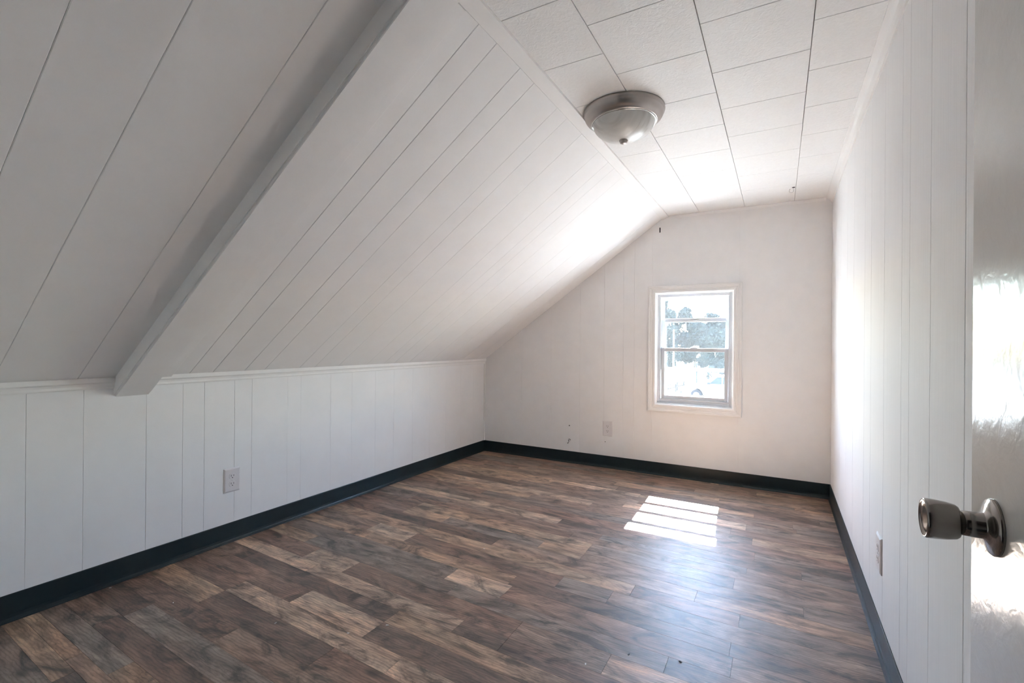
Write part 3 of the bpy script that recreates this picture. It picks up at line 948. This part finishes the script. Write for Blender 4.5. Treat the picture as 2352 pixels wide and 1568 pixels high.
po = empty('post', (-6.99, 49.35, GZ))
tag(po, 'slim dark post standing alone between fence and shrubs', 'post')
adopt(po, tube('shaft', [(-6.99, 49.35, GZ - 0.05), (-6.99, 49.35, GZ + 2.1)], [0.09, 0.06], M_POLE, None, 10))
adopt(po, lathe('foot', [(0.0, 0.12), (0.10, 0.12), (0.2, 0.0)], (-6.99, 49.35, GZ), (0, 0, 1), M_POLE, None, 12))
wp = empty('flagpole', (-13.4, 72.0, GZ))
tag(wp, 'thin white pole standing in front of the trees', 'pole')
adopt(wp, tube('shaft', [(-13.4, 72.0, GZ - 0.05), (-13.4, 72.0, GZ + 5.9)], [0.12, 0.09], M_WPOLE, None, 10))
adopt(wp, lathe('cap', [(0.0, 0.12), (0.1, 0.06), (0.14, 0.0), (0.1, -0.05)], (-13.4, 72.0, GZ + 5.9), (0, 0, 1), M_WPOLE, None, 10))
sp = empty('signpost', (-6.67, 58.2, GZ))
tag(sp, 'small sign on a thin pole beyond the shrubs', 'sign')
adopt(sp, tube('shaft', [(-6.67, 58.2, GZ - 0.05), (-6.67, 58.2, GZ + 1.5)], 0.035, M_POLE, None, 8))
adopt(sp, box('sign_board', -7.0, -6.34, 58.14, 58.165, GZ + 1.15, GZ + 1.5, M_POLE, None, 0.01))

# white pickup, nose to the left, seen from its side
TX, TY = -6.05, 35.6
truck = empty('pickup_truck', (TX, TY + 0.95, GZ))
tag(truck, 'white pickup truck parked on the pale ground outside the window', 'truck')
W1, W2, RA = 0.98, 4.55, 0.46
def under(x):
    for cx in (W1, W2):
        if abs(x - cx) < RA:
            return 0.42 + math.sqrt(RA * RA - (x - cx) ** 2)
    return 0.42
TOPP = [(0.0, 0.80), (0.06, 0.92), (0.35, 1.04), (1.55, 1.16), (3.62, 1.14), (5.75, 1.12)]
def over(x):
    for (xa, za), (xb, zb) in zip(TOPP, TOPP[1:]):
        if x <= xb:
            return za + (zb - za) * (x - xa) / (xb - xa)
    return TOPP[-1][1]
xs = sorted({p[0] for p in TOPP} | {cx + RA * math.cos(math.pi * k / 10) for cx in (W1, W2) for k in range(11)})
bm = bmesh.new()
cols = []
for x in xs:
    u, o_ = under(x), over(x)
    cols.append([bm.verts.new((TX + x, TY + yy, GZ + zz)) for yy, zz in ((0, u), (0, o_), (1.9, o_), (1.9, u))])
for c0, c1 in zip(cols, cols[1:]):
    for i in range(4):
        bm.faces.new((c0[i], c0[(i + 1) % 4], c1[(i + 1) % 4], c1[i]))
bm.faces.new(cols[0][::-1]); bm.faces.new(cols[-1])
adopt(truck, finish('body', bm, M_CAR))
# cab greenhouse, leaning inwards
bm = bmesh.new()
cabp = [(1.50, 1.15), (3.68, 1.13), (3.55, 1.74), (3.35, 1.80), (2.42, 1.80), (2.22, 1.74)]
ra = [bm.verts.new((TX + u, TY + 0.03 + (v - 1.13) * 0.28, GZ + v)) for u, v in cabp]
rb = [bm.verts.new((TX + u, TY + 1.87 - (v - 1.13) * 0.28, GZ + v)) for u, v in cabp]
bm.faces.new(ra); bm.faces.new(rb[::-1])
for i in range(6):
    bm.faces.new((ra[i], rb[i], rb[(i + 1) % 6], ra[(i + 1) % 6]))
adopt(truck, finish('cab', bm, M_CAR))
def side_glass(poly, nm):
    bm = bmesh.new()
    f = [bm.verts.new((TX + u, TY + 0.03 + (v - 1.13) * 0.28 - 0.012, GZ + v)) for u, v in poly]
    k = [bm.verts.new((TX + u, TY + 0.03 + (v - 1.13) * 0.28 + 0.004, GZ + v)) for u, v in poly]
    bm.faces.new(f); bm.faces.new(k[::-1])
    for i in range(len(poly)):
        bm.faces.new((f[i], k[i], k[(i + 1) % len(poly)], f[(i + 1) % len(poly)]))
    adopt(truck, finish(nm, bm, M_CARGLASS))
side_glass([(1.78, 1.20), (2.62, 1.20), (2.62, 1.70), (2.34, 1.70)], 'side_window')
side_glass([(2.70, 1.20), (3.50, 1.20), (3.42, 1.68), (3.34, 1.71), (2.70, 1.71)], 'side_window')
for wx in (W1, W2):
    for sy, ax in ((0.02, 1), (1.88, -1)):
        ty = lathe('tyre', [(0.2, 0.0), (0.34, 0.0), (0.385, 0.03), (0.39, 0.11), (0.385, 0.19), (0.34, 0.22), (0.2, 0.22)], (TX + wx, TY + sy, GZ + 0.39), (0, ax, 0), M_TYRE, None, 28)
        rm = lathe('rim', [(0.0, 0.015), (0.07, 0.012), (0.10, 0.04), (0.19, 0.03), (0.22, 0.01), (0.22, 0.1), (0.0, 0.1)], (TX + wx, TY + sy, GZ + 0.39), (0, ax, 0), M_RIM, None, 24)
        adopt(truck, ty)
        rm.parent = ty
adopt(truck, box('bumper', TX - 0.10, TX + 0.10, TY + 0.05, TY + 1.85, GZ + 0.42, GZ + 0.62, M_POLE, None, 0.03))
adopt(truck, box('headlight', TX + 0.01, TX + 0.32, TY - 0.012, TY + 0.1, GZ + 0.74, GZ + 0.90, M_LAMP, None, 0.02))
adopt(truck, box('wing_mirror', TX + 1.72, TX + 1.92, TY - 0.20, TY - 0.005, GZ + 1.17, GZ + 1.34, M_POLE, None, 0.03))
adopt(truck, box('door_seam', TX + 3.62, TX + 3.635, TY - 0.004, TY + 0.01, GZ + 0.5, GZ + 1.12, M_POLE))
adopt(truck, box('door_handle', TX + 2.36, TX + 2.54, TY - 0.03, TY + 0.005, GZ + 0.98, GZ + 1.02, M_POLE, None, 0.008))
